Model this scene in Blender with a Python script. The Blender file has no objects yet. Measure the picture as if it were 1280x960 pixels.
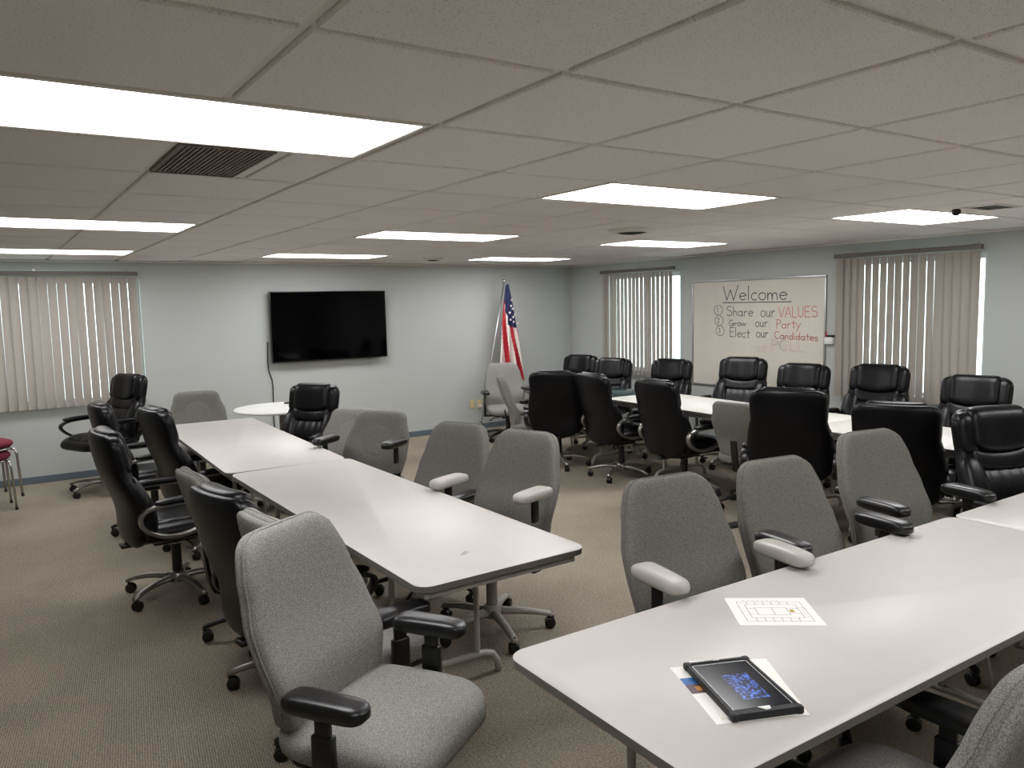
import bpy, bmesh, math, random
from mathutils import Vector, Matrix

random.seed(7)
S = bpy.context.scene
COL = S.collection

# ------------------------------------------------------------------ camera
FPX, YAW, PITCH, ROLL = 981.54, -0.58849, -0.101308, -0.0218276
CAMZ = 1.67
def cam_axes():
    cy, sy, cp, sp = math.cos(YAW), math.sin(YAW), math.cos(PITCH), math.sin(PITCH)
    right = Vector((cy, sy, 0)); f0 = Vector((-sy, cy, 0)); z = Vector((0, 0, 1))
    fwd = f0 * cp + z * sp; up = -f0 * sp + z * cp
    cr, sr = math.cos(ROLL), math.sin(ROLL)
    return right * cr + up * sr, right * -sr + up * cr, fwd
CR, CU, CF = cam_axes()
cd = bpy.data.cameras.new('camera'); cam = bpy.data.objects.new('camera', cd); COL.objects.link(cam)
cd.sensor_width = 36; cd.lens = 36 * FPX / 1280; cd.clip_start = .05
cam.matrix_world = Matrix(((CR.x, CU.x, -CF.x, 0), (CR.y, CU.y, -CF.y, 0), (CR.z, CU.z, -CF.z, CAMZ), (0, 0, 0, 1)))
S.camera = cam
def pixel_ray(px, py): return (CF * FPX + CR * (px - 640) - CU * (py - 480)).normalized()
def at(px, py, z):                       # point on the horizontal plane at height z
    d = pixel_ray(px, py); return Vector((0, 0, CAMZ)) + d * ((z - CAMZ) / d.z)

# ------------------------------------------------------------------ world / exposure
W = bpy.data.worlds.new('sky'); S.world = W; W.use_nodes = True
W.node_tree.nodes['Background'].inputs[0].default_value = (.82, .95, 1, 1)
W.node_tree.nodes['Background'].inputs[1].default_value = 3.8
S.view_settings.view_transform = 'Standard'; S.view_settings.look = 'None'
S.view_settings.gamma = 1; S.view_settings.exposure = 0.2; S.view_settings.use_curve_mapping = False
LAMP = 11.5
S.cycles.max_bounces = 14; S.cycles.diffuse_bounces = 10

# room
CEIL = CAMZ + .534; XR = 7.07; XL = -3.2; YB = 9.02; YF = -2.6
GX0, GY0, T = 1.1657, 1.5105, .61

# ------------------------------------------------------------------ materials
MATS = {}
def lin(c): return tuple(((v / 255 + .055) / 1.055) ** 2.4 if v > 10 else v / 255 / 12.92 for v in c) + (1,)
def mat(name, rgb, rough=.6, metal=0, bump=None, var=None, spec=None, coat=0, sheen=0):
    m = bpy.data.materials.new(name); m.use_nodes = True; nt = m.node_tree; b = nt.nodes['Principled BSDF']
    c = lin(rgb) if max(rgb) > 1.01 else tuple(rgb) + (1,)
    b.inputs['Base Color'].default_value = c; b.inputs['Roughness'].default_value = rough; b.inputs['Metallic'].default_value = metal
    if spec is not None: b.inputs['Specular IOR Level'].default_value = spec
    if coat: b.inputs['Coat Weight'].default_value = coat
    if sheen: b.inputs['Sheen Weight'].default_value = sheen
    co = nt.nodes.new('ShaderNodeTexCoord')
    if var:                                # (scale, amount, detail)
        n = nt.nodes.new('ShaderNodeTexNoise'); n.inputs['Scale'].default_value = var[0]; n.inputs['Detail'].default_value = var[2]
        n.inputs['Roughness'].default_value = .7
        nt.links.new(co.outputs['Object'], n.inputs['Vector'])
        r = nt.nodes.new('ShaderNodeMapRange'); r.inputs['From Min'].default_value = .3; r.inputs['From Max'].default_value = .7
        r.inputs['To Min'].default_value = 1 - var[1]; r.inputs['To Max'].default_value = 1 + var[1]
        nt.links.new(n.outputs['Fac'], r.inputs['Value'])
        x = nt.nodes.new('ShaderNodeVectorMath'); x.operation = 'SCALE'; x.inputs[0].default_value = c[:3]
        nt.links.new(r.outputs['Result'], x.inputs['Scale']); nt.links.new(x.outputs[0], b.inputs['Base Color'])
    if bump:                               # (scale, strength, distance, stretch)
        n = nt.nodes.new('ShaderNodeTexNoise'); n.inputs['Scale'].default_value = bump[0]; n.inputs['Detail'].default_value = 4
        mp = nt.nodes.new('ShaderNodeMapping'); mp.inputs['Scale'].default_value = bump[3] if len(bump) > 3 else (1, 1, 1)
        nt.links.new(co.outputs['Object'], mp.inputs['Vector']); nt.links.new(mp.outputs[0], n.inputs['Vector'])
        bp = nt.nodes.new('ShaderNodeBump'); bp.inputs['Strength'].default_value = bump[1]; bp.inputs['Distance'].default_value = bump[2]
        nt.links.new(n.outputs['Fac'], bp.inputs['Height']); nt.links.new(bp.outputs[0], b.inputs['Normal'])
    MATS[name] = m; return m
mat('wall_paint', (182, 186, 183), .7, bump=(60, .08, .002))
mat('trim_white', (205, 205, 202), .5)
mat('baseboard', (92, 104, 114), .5)
mat('tbar', (226, 222, 216), .5)
mat('table_top', (195, 192, 187), .42, var=(3, .03, 3))
mat('white_top', (222, 221, 214), .35)
mat('teal_top', (34, 52, 54), .25)
mat('table_edge', (104, 101, 96), .5)
mat('table_metal', (165, 162, 154), .45)
mat('leather', (8, 8, 10), .34, bump=(26, .3, .005, (1, 1, .45)), spec=.28)
mat('leather_back', (6, 6, 10), .36, bump=(14, .15, .004), spec=.25)
mat('plastic_black', (14, 14, 15), .33)
mat('plastic_dark', (24, 24, 26), .55)
mat('plastic_grey', (172, 170, 163), .4)
mat('base_grey', (150, 146, 138), .45)
mat('silver', (150, 146, 140), .32, metal=.85)
mat('chrome', (190, 188, 184), .22, metal=1)
mat('red_fabric', (104, 22, 40), .85, var=(300, .2, 2))
mat('tv_black', (4, 4, 5), .3)
mat('tv_screen', (2, 2, 3), .06, spec=.18)
mat('white_plastic', (225, 225, 222), .4)
mat('cream_plastic', (214, 196, 150), .5)
mat('dark_void', (22, 20, 19), .8)
mat('paper', (238, 236, 230), .7)
mat('ink', (96, 98, 96), .8)
mat('ink_yellow', (170, 150, 60), .8)
mat('brochure_blue', (24, 96, 168), .5)
mat('brochure_orange', (196, 140, 60), .5)
mat('brochure_maroon', (84, 58, 72), .5)
mat('whiteboard', (216, 210, 197), .28, var=(2.2, .04, 3))
mat('alu', (176, 178, 178), .35, metal=.8)
mat('marker_black', (74, 74, 74), .6)
mat('marker_red', (210, 118, 114), .6)
mat('marker_ghost', (214, 197, 186), .6)
mat('flag_red', (168, 24, 40), .8); mat('flag_white', (226, 216, 210), .8); mat('flag_blue', (30, 36, 76), .8)
mat('headrail', (112, 106, 100), .5)
mat('black_cord', (18, 18, 18), .5)
mat('seam', (70, 69, 66), .9)

def fabric(name, rgb):
    m = mat(name, rgb, .95, spec=.2); nt = m.node_tree; b = nt.nodes['Principled BSDF']
    co = nt.nodes.new('ShaderNodeTexCoord')
    outs = []
    for sc in ((240, 760, 760), (760, 240, 240)):
        mp = nt.nodes.new('ShaderNodeMapping'); mp.inputs['Scale'].default_value = sc
        n = nt.nodes.new('ShaderNodeTexNoise'); n.inputs['Scale'].default_value = 1; n.inputs['Detail'].default_value = 2
        nt.links.new(co.outputs['Object'], mp.inputs[0]); nt.links.new(mp.outputs[0], n.inputs[0]); outs.append(n.outputs['Fac'])
    a = nt.nodes.new('ShaderNodeMath'); a.operation = 'ADD'; nt.links.new(outs[0], a.inputs[0]); nt.links.new(outs[1], a.inputs[1])
    r = nt.nodes.new('ShaderNodeValToRGB'); c = lin(rgb)
    r.color_ramp.elements[0].position = .36; r.color_ramp.elements[1].position = .64
    r.color_ramp.elements[0].color = tuple(v * .42 for v in c[:3]) + (1,); r.color_ramp.elements[1].color = tuple(min(1, v * 1.75) for v in c[:3]) + (1,)
    h = nt.nodes.new('ShaderNodeMath'); h.operation = 'MULTIPLY'; h.inputs[1].default_value = .5; nt.links.new(a.outputs[0], h.inputs[0])
    nt.links.new(h.outputs[0], r.inputs[0]); nt.links.new(r.outputs[0], b.inputs['Base Color'])
    bp = nt.nodes.new('ShaderNodeBump'); bp.inputs['Strength'].default_value = .35; bp.inputs['Distance'].default_value = .002
    nt.links.new(a.outputs[0], bp.inputs['Height']); nt.links.new(bp.outputs[0], b.inputs['Normal'])
    return m
fabric('fabric', (126, 125, 121)); fabric('fabric_dark', (110, 109, 104))

def carpet():
    m = mat('carpet', (122, 116, 106), .97, spec=.1); nt = m.node_tree; b = nt.nodes['Principled BSDF']
    co = nt.nodes.new('ShaderNodeTexCoord')
    n = nt.nodes.new('ShaderNodeTexNoise'); n.inputs['Scale'].default_value = 90; n.inputs['Detail'].default_value = 4; n.inputs['Roughness'].default_value = .8
    big = nt.nodes.new('ShaderNodeTexNoise'); big.inputs['Scale'].default_value = 1.1; big.inputs['Detail'].default_value = 3
    mp = nt.nodes.new('ShaderNodeMapping'); mp.inputs['Rotation'].default_value = (0, 0, math.radians(8))
    w = nt.nodes.new('ShaderNodeTexWave'); w.inputs['Scale'].default_value = 34; w.inputs['Distortion'].default_value = 3.5; w.inputs['Detail'].default_value = 2; w.inputs['Detail Scale'].default_value = 3
    for t in (n, big): nt.links.new(co.outputs['Object'], t.inputs['Vector'])
    nt.links.new(co.outputs['Object'], mp.inputs[0]); nt.links.new(mp.outputs[0], w.inputs['Vector'])
    def mth(op, a, bb):
        x = nt.nodes.new('ShaderNodeMath'); x.operation = op
        for k, v in enumerate((a, bb)):
            if isinstance(v, (int, float)): x.inputs[k].default_value = v
            else: nt.links.new(v, x.inputs[k])
        return x.outputs[0]
    hgt = mth('ADD', mth('MULTIPLY', w.outputs['Fac'], .3), n.outputs['Fac'])
    v = mth('ADD', mth('MULTIPLY', hgt, .74), mth('MULTIPLY', big.outputs['Fac'], .35))
    r = nt.nodes.new('ShaderNodeValToRGB'); r.color_ramp.elements[0].position = .38; r.color_ramp.elements[1].position = .82
    r.color_ramp.elements[0].color = lin((76, 71, 61)); r.color_ramp.elements[1].color = lin((166, 157, 140))
    nt.links.new(v, r.inputs[0]); nt.links.new(r.outputs[0], b.inputs['Base Color'])
    bp = nt.nodes.new('ShaderNodeBump'); bp.inputs['Strength'].default_value = .7; bp.inputs['Distance'].default_value = .006
    nt.links.new(hgt, bp.inputs['Height']); nt.links.new(bp.outputs[0], b.inputs['Normal'])
carpet()

def tile_mat():
    m = mat('ceiling_tile', (186, 180, 174), .95, bump=(220, .35, .002)); nt = m.node_tree; b = nt.nodes['Principled BSDF']
    co = nt.nodes.new('ShaderNodeNewGeometry')
    n = nt.nodes.new('ShaderNodeTexNoise'); n.inputs['Scale'].default_value = 210; n.inputs['Detail'].default_value = 2
    nt.links.new(co.outputs['Position'], n.inputs['Vector'])
    r = nt.nodes.new('ShaderNodeValToRGB'); r.color_ramp.elements[0].position = .27; r.color_ramp.elements[1].position = .42
    r.color_ramp.elements[0].color = lin((188, 182, 178)); r.color_ramp.elements[1].color = lin((242, 237, 234))
    nt.links.new(n.outputs['Fac'], r.inputs[0]); nt.links.new(r.outputs[0], b.inputs['Base Color'])
tile_mat()

def emis(name, rgb, s):
    m = bpy.data.materials.new(name); m.use_nodes = True; nt = m.node_tree; nt.nodes.remove(nt.nodes['Principled BSDF'])
    e = nt.nodes.new('ShaderNodeEmission'); e.inputs[0].default_value = rgb + (1,); e.inputs[1].default_value = s
    nt.links.new(e.outputs[0], nt.nodes['Material Output'].inputs[0]); MATS[name] = m
emis('lamp_diffuser', (1, .985, .995), LAMP)

def slat_mat():
    m = bpy.data.materials.new('slat'); m.use_nodes = True; nt = m.node_tree; b = nt.nodes['Principled BSDF']
    b.inputs['Base Color'].default_value = lin((180, 173, 165)); b.inputs['Roughness'].default_value = .8
    t = nt.nodes.new('ShaderNodeBsdfTranslucent'); t.inputs[0].default_value = lin((190, 180, 168))
    mx = nt.nodes.new('ShaderNodeMixShader'); mx.inputs[0].default_value = .3
    nt.links.new(b.outputs[0], mx.inputs[1]); nt.links.new(t.outputs[0], mx.inputs[2]); nt.links.new(mx.outputs[0], nt.nodes['Material Output'].inputs[0])
    MATS['slat'] = m
slat_mat()
def glass_mat():
    m = bpy.data.materials.new('glass'); m.use_nodes = True; nt = m.node_tree; nt.nodes.remove(nt.nodes['Principled BSDF'])
    t = nt.nodes.new('ShaderNodeBsdfTransparent'); t.inputs[0].default_value = (.92, .95, .95, 1)
    g = nt.nodes.new('ShaderNodeBsdfGlossy'); g.inputs['Roughness'].default_value = .03
    mx = nt.nodes.new('ShaderNodeMixShader'); mx.inputs[0].default_value = .06
    nt.links.new(t.outputs[0], mx.inputs[1]); nt.links.new(g.outputs[0], mx.inputs[2]); nt.links.new(mx.outputs[0], nt.nodes['Material Output'].inputs[0])
    MATS['glass'] = m
glass_mat()
def tablet_screen_mat():
    m = mat('tablet_screen', (24, 26, 32), .15, spec=.15); nt = m.node_tree; b = nt.nodes['Principled BSDF']
    co = nt.nodes.new('ShaderNodeTexCoord')
    v = nt.nodes.new('ShaderNodeTexVoronoi'); v.inputs['Scale'].default_value = 90; v.distance = 'CHEBYCHEV'
    n = nt.nodes.new('ShaderNodeTexNoise'); n.inputs['Scale'].default_value = 110; n.inputs['Detail'].default_value = 4
    nt.links.new(co.outputs['Object'], v.inputs[0]); nt.links.new(co.outputs['Object'], n.inputs[0])
    sp = nt.nodes.new('ShaderNodeSeparateXYZ'); nt.links.new(co.outputs['Object'], sp.inputs[0])
    def win(o, c, h):
        a = nt.nodes.new('ShaderNodeMath'); a.operation = 'COMPARE'; a.inputs[1].default_value = c; a.inputs[2].default_value = h; nt.links.new(o, a.inputs[0]); return a.outputs[0]
    st = nt.nodes.new('ShaderNodeMath'); st.operation = 'MULTIPLY'; nt.links.new(win(sp.outputs[0], .008, .034), st.inputs[0]); nt.links.new(win(sp.outputs[1], -.01, .062), st.inputs[1])
    mu = nt.nodes.new('ShaderNodeMath'); mu.operation = 'MULTIPLY'; nt.links.new(st.outputs[0], mu.inputs[0])
    r = nt.nodes.new('ShaderNodeValToRGB'); r.color_ramp.elements[0].position = .44; r.color_ramp.elements[1].position = .72
    r.color_ramp.elements[0].color = (.03, .03, .03, 1); nt.links.new(n.outputs['Fac'], r.inputs[0]); nt.links.new(r.outputs[0], mu.inputs[1])
    b.inputs['Emission Color'].default_value = (.12, .25, .9, 1); nt.links.new(mu.outputs[0], b.inputs['Emission Strength'])
tablet_screen_mat()

# ------------------------------------------------------------------ mesh helpers
class MB:
    def __init__(s): s.v = []; s.f = []
    def add(s, v, f):
        o = len(s.v); s.v += [tuple(p) for p in v]; s.f += [tuple(i + o for i in q) for q in f]; return s
    def box(s, x0, x1, y0, y1, z0, z1):
        return s.add([(x0, y0, z0), (x1, y0, z0), (x1, y1, z0), (x0, y1, z0), (x0, y0, z1), (x1, y0, z1), (x1, y1, z1), (x0, y1, z1)],
                     [(3, 2, 1, 0), (4, 5, 6, 7), (0, 1, 5, 4), (1, 2, 6, 5), (2, 3, 7, 6), (3, 0, 4, 7)])
    def bbox(s, x0, x1, y0, y1, z0, z1, r=.005, seg=2):
        bm = bmesh.new(); bmesh.ops.create_cube(bm, size=1)
        for v in bm.verts: v.co = Vector(((x0 + x1) / 2 + v.co.x * (x1 - x0), (y0 + y1) / 2 + v.co.y * (y1 - y0), (z0 + z1) / 2 + v.co.z * (z1 - z0)))
        bmesh.ops.bevel(bm, geom=bm.edges[:], offset=r, segments=seg, affect='EDGES', profile=.5)
        bm.verts.index_update(); s.add([v.co for v in bm.verts], [[v.index for v in f.verts] for f in bm.faces]); bm.free(); return s
    def tube(s, pts, r, n=8, prof=None, closed=False, cap=True, up=None):
        pts = [Vector(p) for p in pts]; N = len(pts); rs = r if isinstance(r, (list, tuple)) else [r] * N
        prof = prof or [(math.cos(2 * math.pi * k / n), math.sin(2 * math.pi * k / n)) for k in range(n)]; n = len(prof)
        rings = []; U = Vector(up) if up else None
        for i, p in enumerate(pts):
            a = pts[(i - 1) % N] if closed or i > 0 else p; b = pts[(i + 1) % N] if closed or i < N - 1 else p
            t = (b - a).normalized()
            if U is None: U = t.orthogonal()
            u = (U - t * U.dot(t)).normalized()
            if not up: U = u
            w = t.cross(u); rings.append([p + (u * q[0] + w * q[1]) * rs[i] for q in prof])
        v = [q for g in rings for q in g]; f = []
        for i in range(N if closed else N - 1):
            j = (i + 1) % N
            for k in range(n): f.append((i * n + k, i * n + (k + 1) % n, j * n + (k + 1) % n, j * n + k))
        if cap and not closed: f.append(tuple(reversed(range(n)))); f.append(tuple((N - 1) * n + k for k in range(n)))
        return s.add(v, f)
    def lathe(s, prof, n=20, c=(0, 0, 0)):
        v = []; f = []
        for r, z in prof:
            for k in range(n): a = 2 * math.pi * k / n; v.append((c[0] + r * math.cos(a), c[1] + r * math.sin(a), c[2] + z))
        for i in range(len(prof) - 1):
            for k in range(n): f.append((i * n + k, i * n + (k + 1) % n, (i + 1) * n + (k + 1) % n, (i + 1) * n + k))
        f.append(tuple(reversed(range(n)))); f.append(tuple((len(prof) - 1) * n + k for k in range(n)))
        return s.add(v, f)
    def prism(s, poly, z0, z1):
        n = len(poly); v = [(p[0], p[1], z0) for p in poly] + [(p[0], p[1], z1) for p in poly]
        f = [tuple(reversed(range(n))), tuple(range(n, 2 * n))] + [(k, (k + 1) % n, n + (k + 1) % n, n + k) for k in range(n)]
        return s.add(v, f)
    def cushion(s, hw, b0, b1, T, cen, p=4, q=2.5, r=.06, nu=14, nv=16, m=None, xc=0, back=1.0, inset=0):
        """soft pad: a across (half width hw(b)), b along from b0 to b1, c = cen(a,b) +- thickness; m maps (a,b,c)"""
        m = m or (lambda a, b, c: (a, c, b)); V = []; idx = {}; F = []
        sm = lambda k, n: math.sin((k / n - .5) * math.pi)
        for sg in (1, -1):
            for j in range(nv + 1):
                t = sm(j, nv); b = (b0 + b1) / 2 + t * (b1 - b0) / 2
                w = hw(b) if callable(hw) else hw; d = min(b - b0, b1 - b)
                if d < r: w -= r - math.sqrt(max(0, r * r - (r - d) ** 2))
                for i in range(nu + 1):
                    u = sm(i, nu); edge = i in (0, nu) or j in (0, nv)
                    if edge and sg < 0: idx[sg, i, j] = idx[1, i, j]; continue
                    th = T / 2 * max(0, (1 - abs(u) ** p) * (1 - abs(t) ** p)) ** (1 / q) * (1 if sg > 0 else back)
                    a = xc + u * w; idx[sg, i, j] = len(V); V.append(m(a, b, cen(a - xc, b) + sg * th))
        for sg in (1, -1):
            for j in range(nv):
                for i in range(nu):
                    q4 = [idx[sg, i, j], idx[sg, i + 1, j], idx[sg, i + 1, j + 1], idx[sg, i, j + 1]]
                    F.append(tuple(reversed(q4)) if sg > 0 else tuple(q4))
        return s.add(V, F)
    def mesh(s, name, m, smooth=False, auto=None):
        me = bpy.data.meshes.new(name); me.from_pydata(s.v, [], s.f); me.update()
        bm = bmesh.new(); bm.from_mesh(me); bmesh.ops.recalc_face_normals(bm, faces=bm.faces[:])
        if auto is not None:
            for e in bm.edges:
                if len(e.link_faces) == 2 and e.calc_face_angle(0) > math.radians(auto): e.smooth = False
        bm.to_mesh(me); bm.free()
        for pl in me.polygons: pl.use_smooth = smooth or auto is not None
        for mm in (m if isinstance(m, (list, tuple)) else [m]): me.materials.append(MATS[mm])
        return me
def link(name, me, parent=None, loc=(0, 0, 0), rot=(0, 0, 0)):
    o = bpy.data.objects.new(name, me); COL.objects.link(o); o.location = loc; o.rotation_euler = rot
    if parent: o.parent = parent
    return o
def tag(o, label, cat, group=None):
    o['label'] = label; o['category'] = cat
    if group: o['group'] = group
    return o
def thing(name, label, cat, loc=(0, 0, 0), rz=0, group=None):
    o = link(name, None, None, loc, (0, 0, rz)); o.empty_display_size = .1
    return tag(o, label, cat, group)
def struct(o): o['kind'] = 'structure'; return o
def rrect(w, d, r, n=6):
    P = []
    for cx, cy, a0 in ((w / 2 - r, d / 2 - r, 0), (-w / 2 + r, d / 2 - r, 90), (-w / 2 + r, -d / 2 + r, 180), (w / 2 - r, -d / 2 + r, 270)):
        for k in range(n + 1): a = math.radians(a0 + 90 * k / n); P.append((cx + r * math.cos(a), cy + r * math.sin(a)))
    return P
def ipl(tab, z):
    if z <= tab[0][0]: return tab[0][1]
    for (a, va), (b, vb) in zip(tab, tab[1:]):
        if z <= b: t = (z - a) / (b - a); t = t * t * (3 - 2 * t); return va + (vb - va) * t
    return tab[-1][1]

# ------------------------------------------------------------------ room shell
struct(link('floor', MB().box(XL - .15, XR + .15, YF - .15, YB + .15, -.12, 0).mesh('floor', 'carpet')))
WT = .14; WTOP = CEIL + .07
def wall_holes(axis, pos, sgn, u0, u1, holes):
    """wall along u; inner face at pos, thickness away in sgn direction; holes (u0,u1,z0,z1)"""
    m = MB(); a, b = sorted((pos, pos + sgn * WT))
    def bx(p, q, z0, z1):
        if axis == 'y': m.box(p, q, a, b, z0, z1)
        else: m.box(a, b, p, q, z0, z1)
    cur = u0
    for h in sorted(holes):
        bx(cur, h[0], 0, WTOP); bx(h[0], h[1], 0, h[2]); bx(h[0], h[1], h[3], WTOP); cur = h[1]
    bx(cur, u1, 0, WTOP)
    return m
WIN_B = (-.62, 1.375, .76, 2.02)
WIN_R1 = (6.86, 8.18, .76, 2.02)
WIN_R2 = (3.33, 4.60, .73, 2.02)
struct(link('wall_back', wall_holes('y', YB, 1, XL, XR + WT, [WIN_B]).mesh('wall_back', 'wall_paint')))
struct(link('wall_right', wall_holes('x', XR, 1, YF, YB, [WIN_R1, WIN_R2]).mesh('wall_right', 'wall_paint')))
struct(link('wall_left', MB().box(XL - WT, XL, YF, YB + WT, 0, WTOP).mesh('wall_left', 'wall_paint')))
struct(link('wall_front', MB().box(XL - WT, XR + WT, YF - WT, YF, 0, WTOP).mesh('wall_front', 'wall_paint')))
struct(link('baseboard_back', MB().bbox(XL + .001, XR - .012, YB - .012, YB - .0005, 0, .07, .003, 1).mesh('bb', 'baseboard')))
struct(link('baseboard_right', MB().bbox(XR - .012, XR - .0005, YF + .013, YB - .013, 0, .07, .003, 1).mesh('bb', 'baseboard')))
struct(link('baseboard_left', MB().bbox(XL + .0005, XL + .012, YF + .013, YB - .013, 0, .07, .003, 1).mesh('bb', 'baseboard')))
struct(link('trim_1', MB().bbox(XL + .001, XR - .02, YB - .02, YB - .0005, CEIL - .022, CEIL - .002, .003, 1).mesh('wall_angle', 'tbar')))
struct(link('trim_2', MB().bbox(XR - .02, XR - .0005, YF + .001, YB - .021, CEIL - .022, CEIL - .002, .003, 1).mesh('wall_angle', 'tbar')))
struct(link('trim_3', MB().bbox(XR - .03, XR - .0205, YB - .03, YB - .0205, .071, CEIL - .023, .003, 1).mesh('corner_bead', 'wall_paint')))

def window(n, axis, pos, h):
    """frame, mullion, pane and sill in the wall opening; wall thickness outward positive"""
    u0, u1, z0, z1 = h; mid = (u0 + u1) / 2
    def B(m, p, q, a, b, zz0, zz1, r=.003):
        return m.bbox(p, q, pos + a, pos + b, zz0, zz1, r, 1) if axis == 'y' else m.bbox(pos + a, pos + b, p, q, zz0, zz1, r, 1)
    m = MB(); d0, d1 = .07, .12
    B(m, u0, u0 + .045, d0, d1, z0, z1); B(m, u1 - .045, u1, d0, d1, z0, z1); B(m, u0 + .045, u1 - .045, d0, d1, z0, z0 + .045); B(m, u0 + .045, u1 - .045, d0, d1, z1 - .045, z1)
    B(m, mid - .025, mid + .025, d0 + .005, d1, z0 + .045, z1 - .045)
    fr = struct(link('window_%d' % n, m.mesh('window_frame', 'trim_white')))
    for a, b in ((u0 + .045, mid - .025), (mid + .025, u1 - .045)):
        link('pane', B(MB(), a, b, .093, .099, z0 + .045, z1 - .045, .001).mesh('pane', 'glass'), fr)
    link('sill', B(MB(), u0 + .001, u1 - .001, -.018, .069, z0 - .0, z0 + .018).mesh('sill', 'trim_white'), fr)
window(1, 'y', YB, WIN_B); window(2, 'x', XR, WIN_R1); window(3, 'x', XR, WIN_R2)

# ------------------------------------------------------------------ ceiling: slab, T-bars, tegular tiles
ceil = struct(link('ceiling', MB().box(XL - WT, XR + WT, YF - WT, YB + WT, CEIL + .07, CEIL + .15).mesh('ceiling', 'dark_void')))
LIGHTS = [(-2, 1), (-2, 6), (-2, 10), (2, 2), (2, 6), (2, 10), (6, 2), (6, 6), (6, 10), (-2, -3), (2, -2), (6, -2)]  # last three: out of view, added along the pattern to brighten the near end
lit = {(i + k, j) for i, j in LIGHTS for k in (0, 1)}
I0 = math.floor((XL - GX0) / T); I1 = math.ceil((XR - GX0) / T); J0 = math.floor((YF - GY0) / T); J1 = math.ceil((YB - GY0) / T)
BW = .012
for i in range(I0 + 1, I1):                                            # main bars along Y
    x = GX0 + i * T
    link('grid_bar', MB().box(x - BW, x + BW, YF + .001, YB - .001, CEIL + .011, CEIL + .015).mesh('grid_bar', 'tbar'), ceil)
cross_cache = {}
for j in range(J0 + 1, J1):
    y = GY0 + j * T
    link('grid_bar', MB().box(XL + .001, XR - .001, y - BW, y + BW, CEIL + .0115, CEIL + .0145).mesh('grid_bar', 'tbar'), ceil)
def tile_mesh(w, d):
    k = (round(w, 3), round(d, 3))
    if k not in cross_cache:
        m = MB(); e = .004
        v = [(-w / 2, -d / 2, .004), (w / 2, -d / 2, .004), (w / 2, d / 2, .004), (-w / 2, d / 2, .004), (-w / 2 + e, -d / 2 + e, 0), (w / 2 - e, -d / 2 + e, 0), (w / 2 - e, d / 2 - e, 0), (-w / 2 + e, d / 2 - e, 0),
             (-w / 2, -d / 2, .03), (w / 2, -d / 2, .03), (w / 2, d / 2, .03), (-w / 2, d / 2, .03)]
        f = [(4, 5, 6, 7), (0, 1, 5, 4), (1, 2, 6, 5), (2, 3, 7, 6), (3, 0, 4, 7), (8, 9, 1, 0), (9, 10, 2, 1), (10, 11, 3, 2), (11, 8, 0, 3), (11, 10, 9, 8)]
        cross_cache[k] = m.add(v, f).mesh('ceiling_tile', 'ceiling_tile')
    return cross_cache[k]
far = MB()
for i in range(I0, I1):
    for j in range(J0, J1):
        if (i, j) in lit or (i, j) == (-1, 2): continue
        a0 = max(GX0 + i * T + .013, XL + .002); a1 = min(GX0 + (i + 1) * T - .013, XR - .002)
        b0 = max(GY0 + j * T + .013, YF + .002); b1 = min(GY0 + (j + 1) * T - .013, YB - .002)
        if a1 - a0 < .02 or b1 - b0 < .02: continue
        if i >= -3 and j >= -2:
            link('ceiling_tile', tile_mesh(a1 - a0, b1 - b0), ceil, ((a0 + a1) / 2, (b0 + b1) / 2, CEIL + random.uniform(-.0008, .0008)))
        else: far.box(a0, a1, b0, b1, CEIL, CEIL + .03)
o = link('ceiling_tile_field', far.mesh('ceiling_tile_field', 'ceiling_tile'), ceil); o['kind'] = 'stuff'
# small tile beside the return grille
vx0, vx1 = GX0 - T + .013, GX0 - T + .325
link('ceiling_tile', tile_mesh(GX0 - .013 - (vx1 + .05), T - .026), ceil, ((GX0 - .013 + vx1 + .05) / 2, GY0 + 2.5 * T, CEIL))
link('grid_bar', MB().box(vx1 + .005, vx1 + .045, GY0 + 2 * T, GY0 + 3 * T, CEIL + .006, CEIL + .012).mesh('grid_bar', 'tbar'), ceil)
LIGHT_LABEL = {
 (-2, 1): 'large fluorescent ceiling panel beside the brown return grille', (-2, 6): 'ceiling panel second in the row of the return grille towards the window wall',
 (-2, 10): 'ceiling panel above the wall with the wide left blind', (2, 2): 'bright ceiling panel over the gap between left tables and right table',
 (2, 6): 'ceiling panel in the middle of the room above the grey chairs', (2, 10): 'ceiling panel close above the television', (6, 2): 'ceiling panel beside the slotted ceiling vent',
 (6, 6): 'ceiling panel beside the large round ceiling diffuser', (6, 10): 'ceiling panel close above the flag', (-2, -3): 'unseen ceiling panel added for light, in line with the return grille towards the front wall',
 (2, -2): 'unseen ceiling panel added for light over the near long side of the tablet table', (6, -2): 'unseen ceiling panel added for light beyond the near side of the empty grey table'}
dif = MB().bbox(-T + .03, T - .03, -T / 2 + .03, T / 2 - .03, .003, .009, .002, 1).mesh('diffuser', 'lamp_diffuser')
frm = MB()
for a in ((-T + .013, T - .013, -T / 2 + .013, -T / 2 + .03), (-T + .013, T - .013, T / 2 - .03, T / 2 - .013), (-T + .013, -T + .03, -T / 2 + .03, T / 2 - .03), (T - .03, T - .013, -T / 2 + .03, T / 2 - .03)):
    frm.bbox(*a, 0, .03, .002, 1)
frm = frm.mesh('frame', 'tbar')
for i, j in LIGHTS:
    t = thing('ceiling_light', LIGHT_LABEL.get((i, j), 'ceiling panel in the front part of the room out of view'), 'ceiling light', (GX0 + (i + 1) * T, GY0 + (j + .5) * T, CEIL), 0, 'fluorescent ceiling panels')
    link('frame', frm, t); link('diffuser', dif, t)
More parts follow.
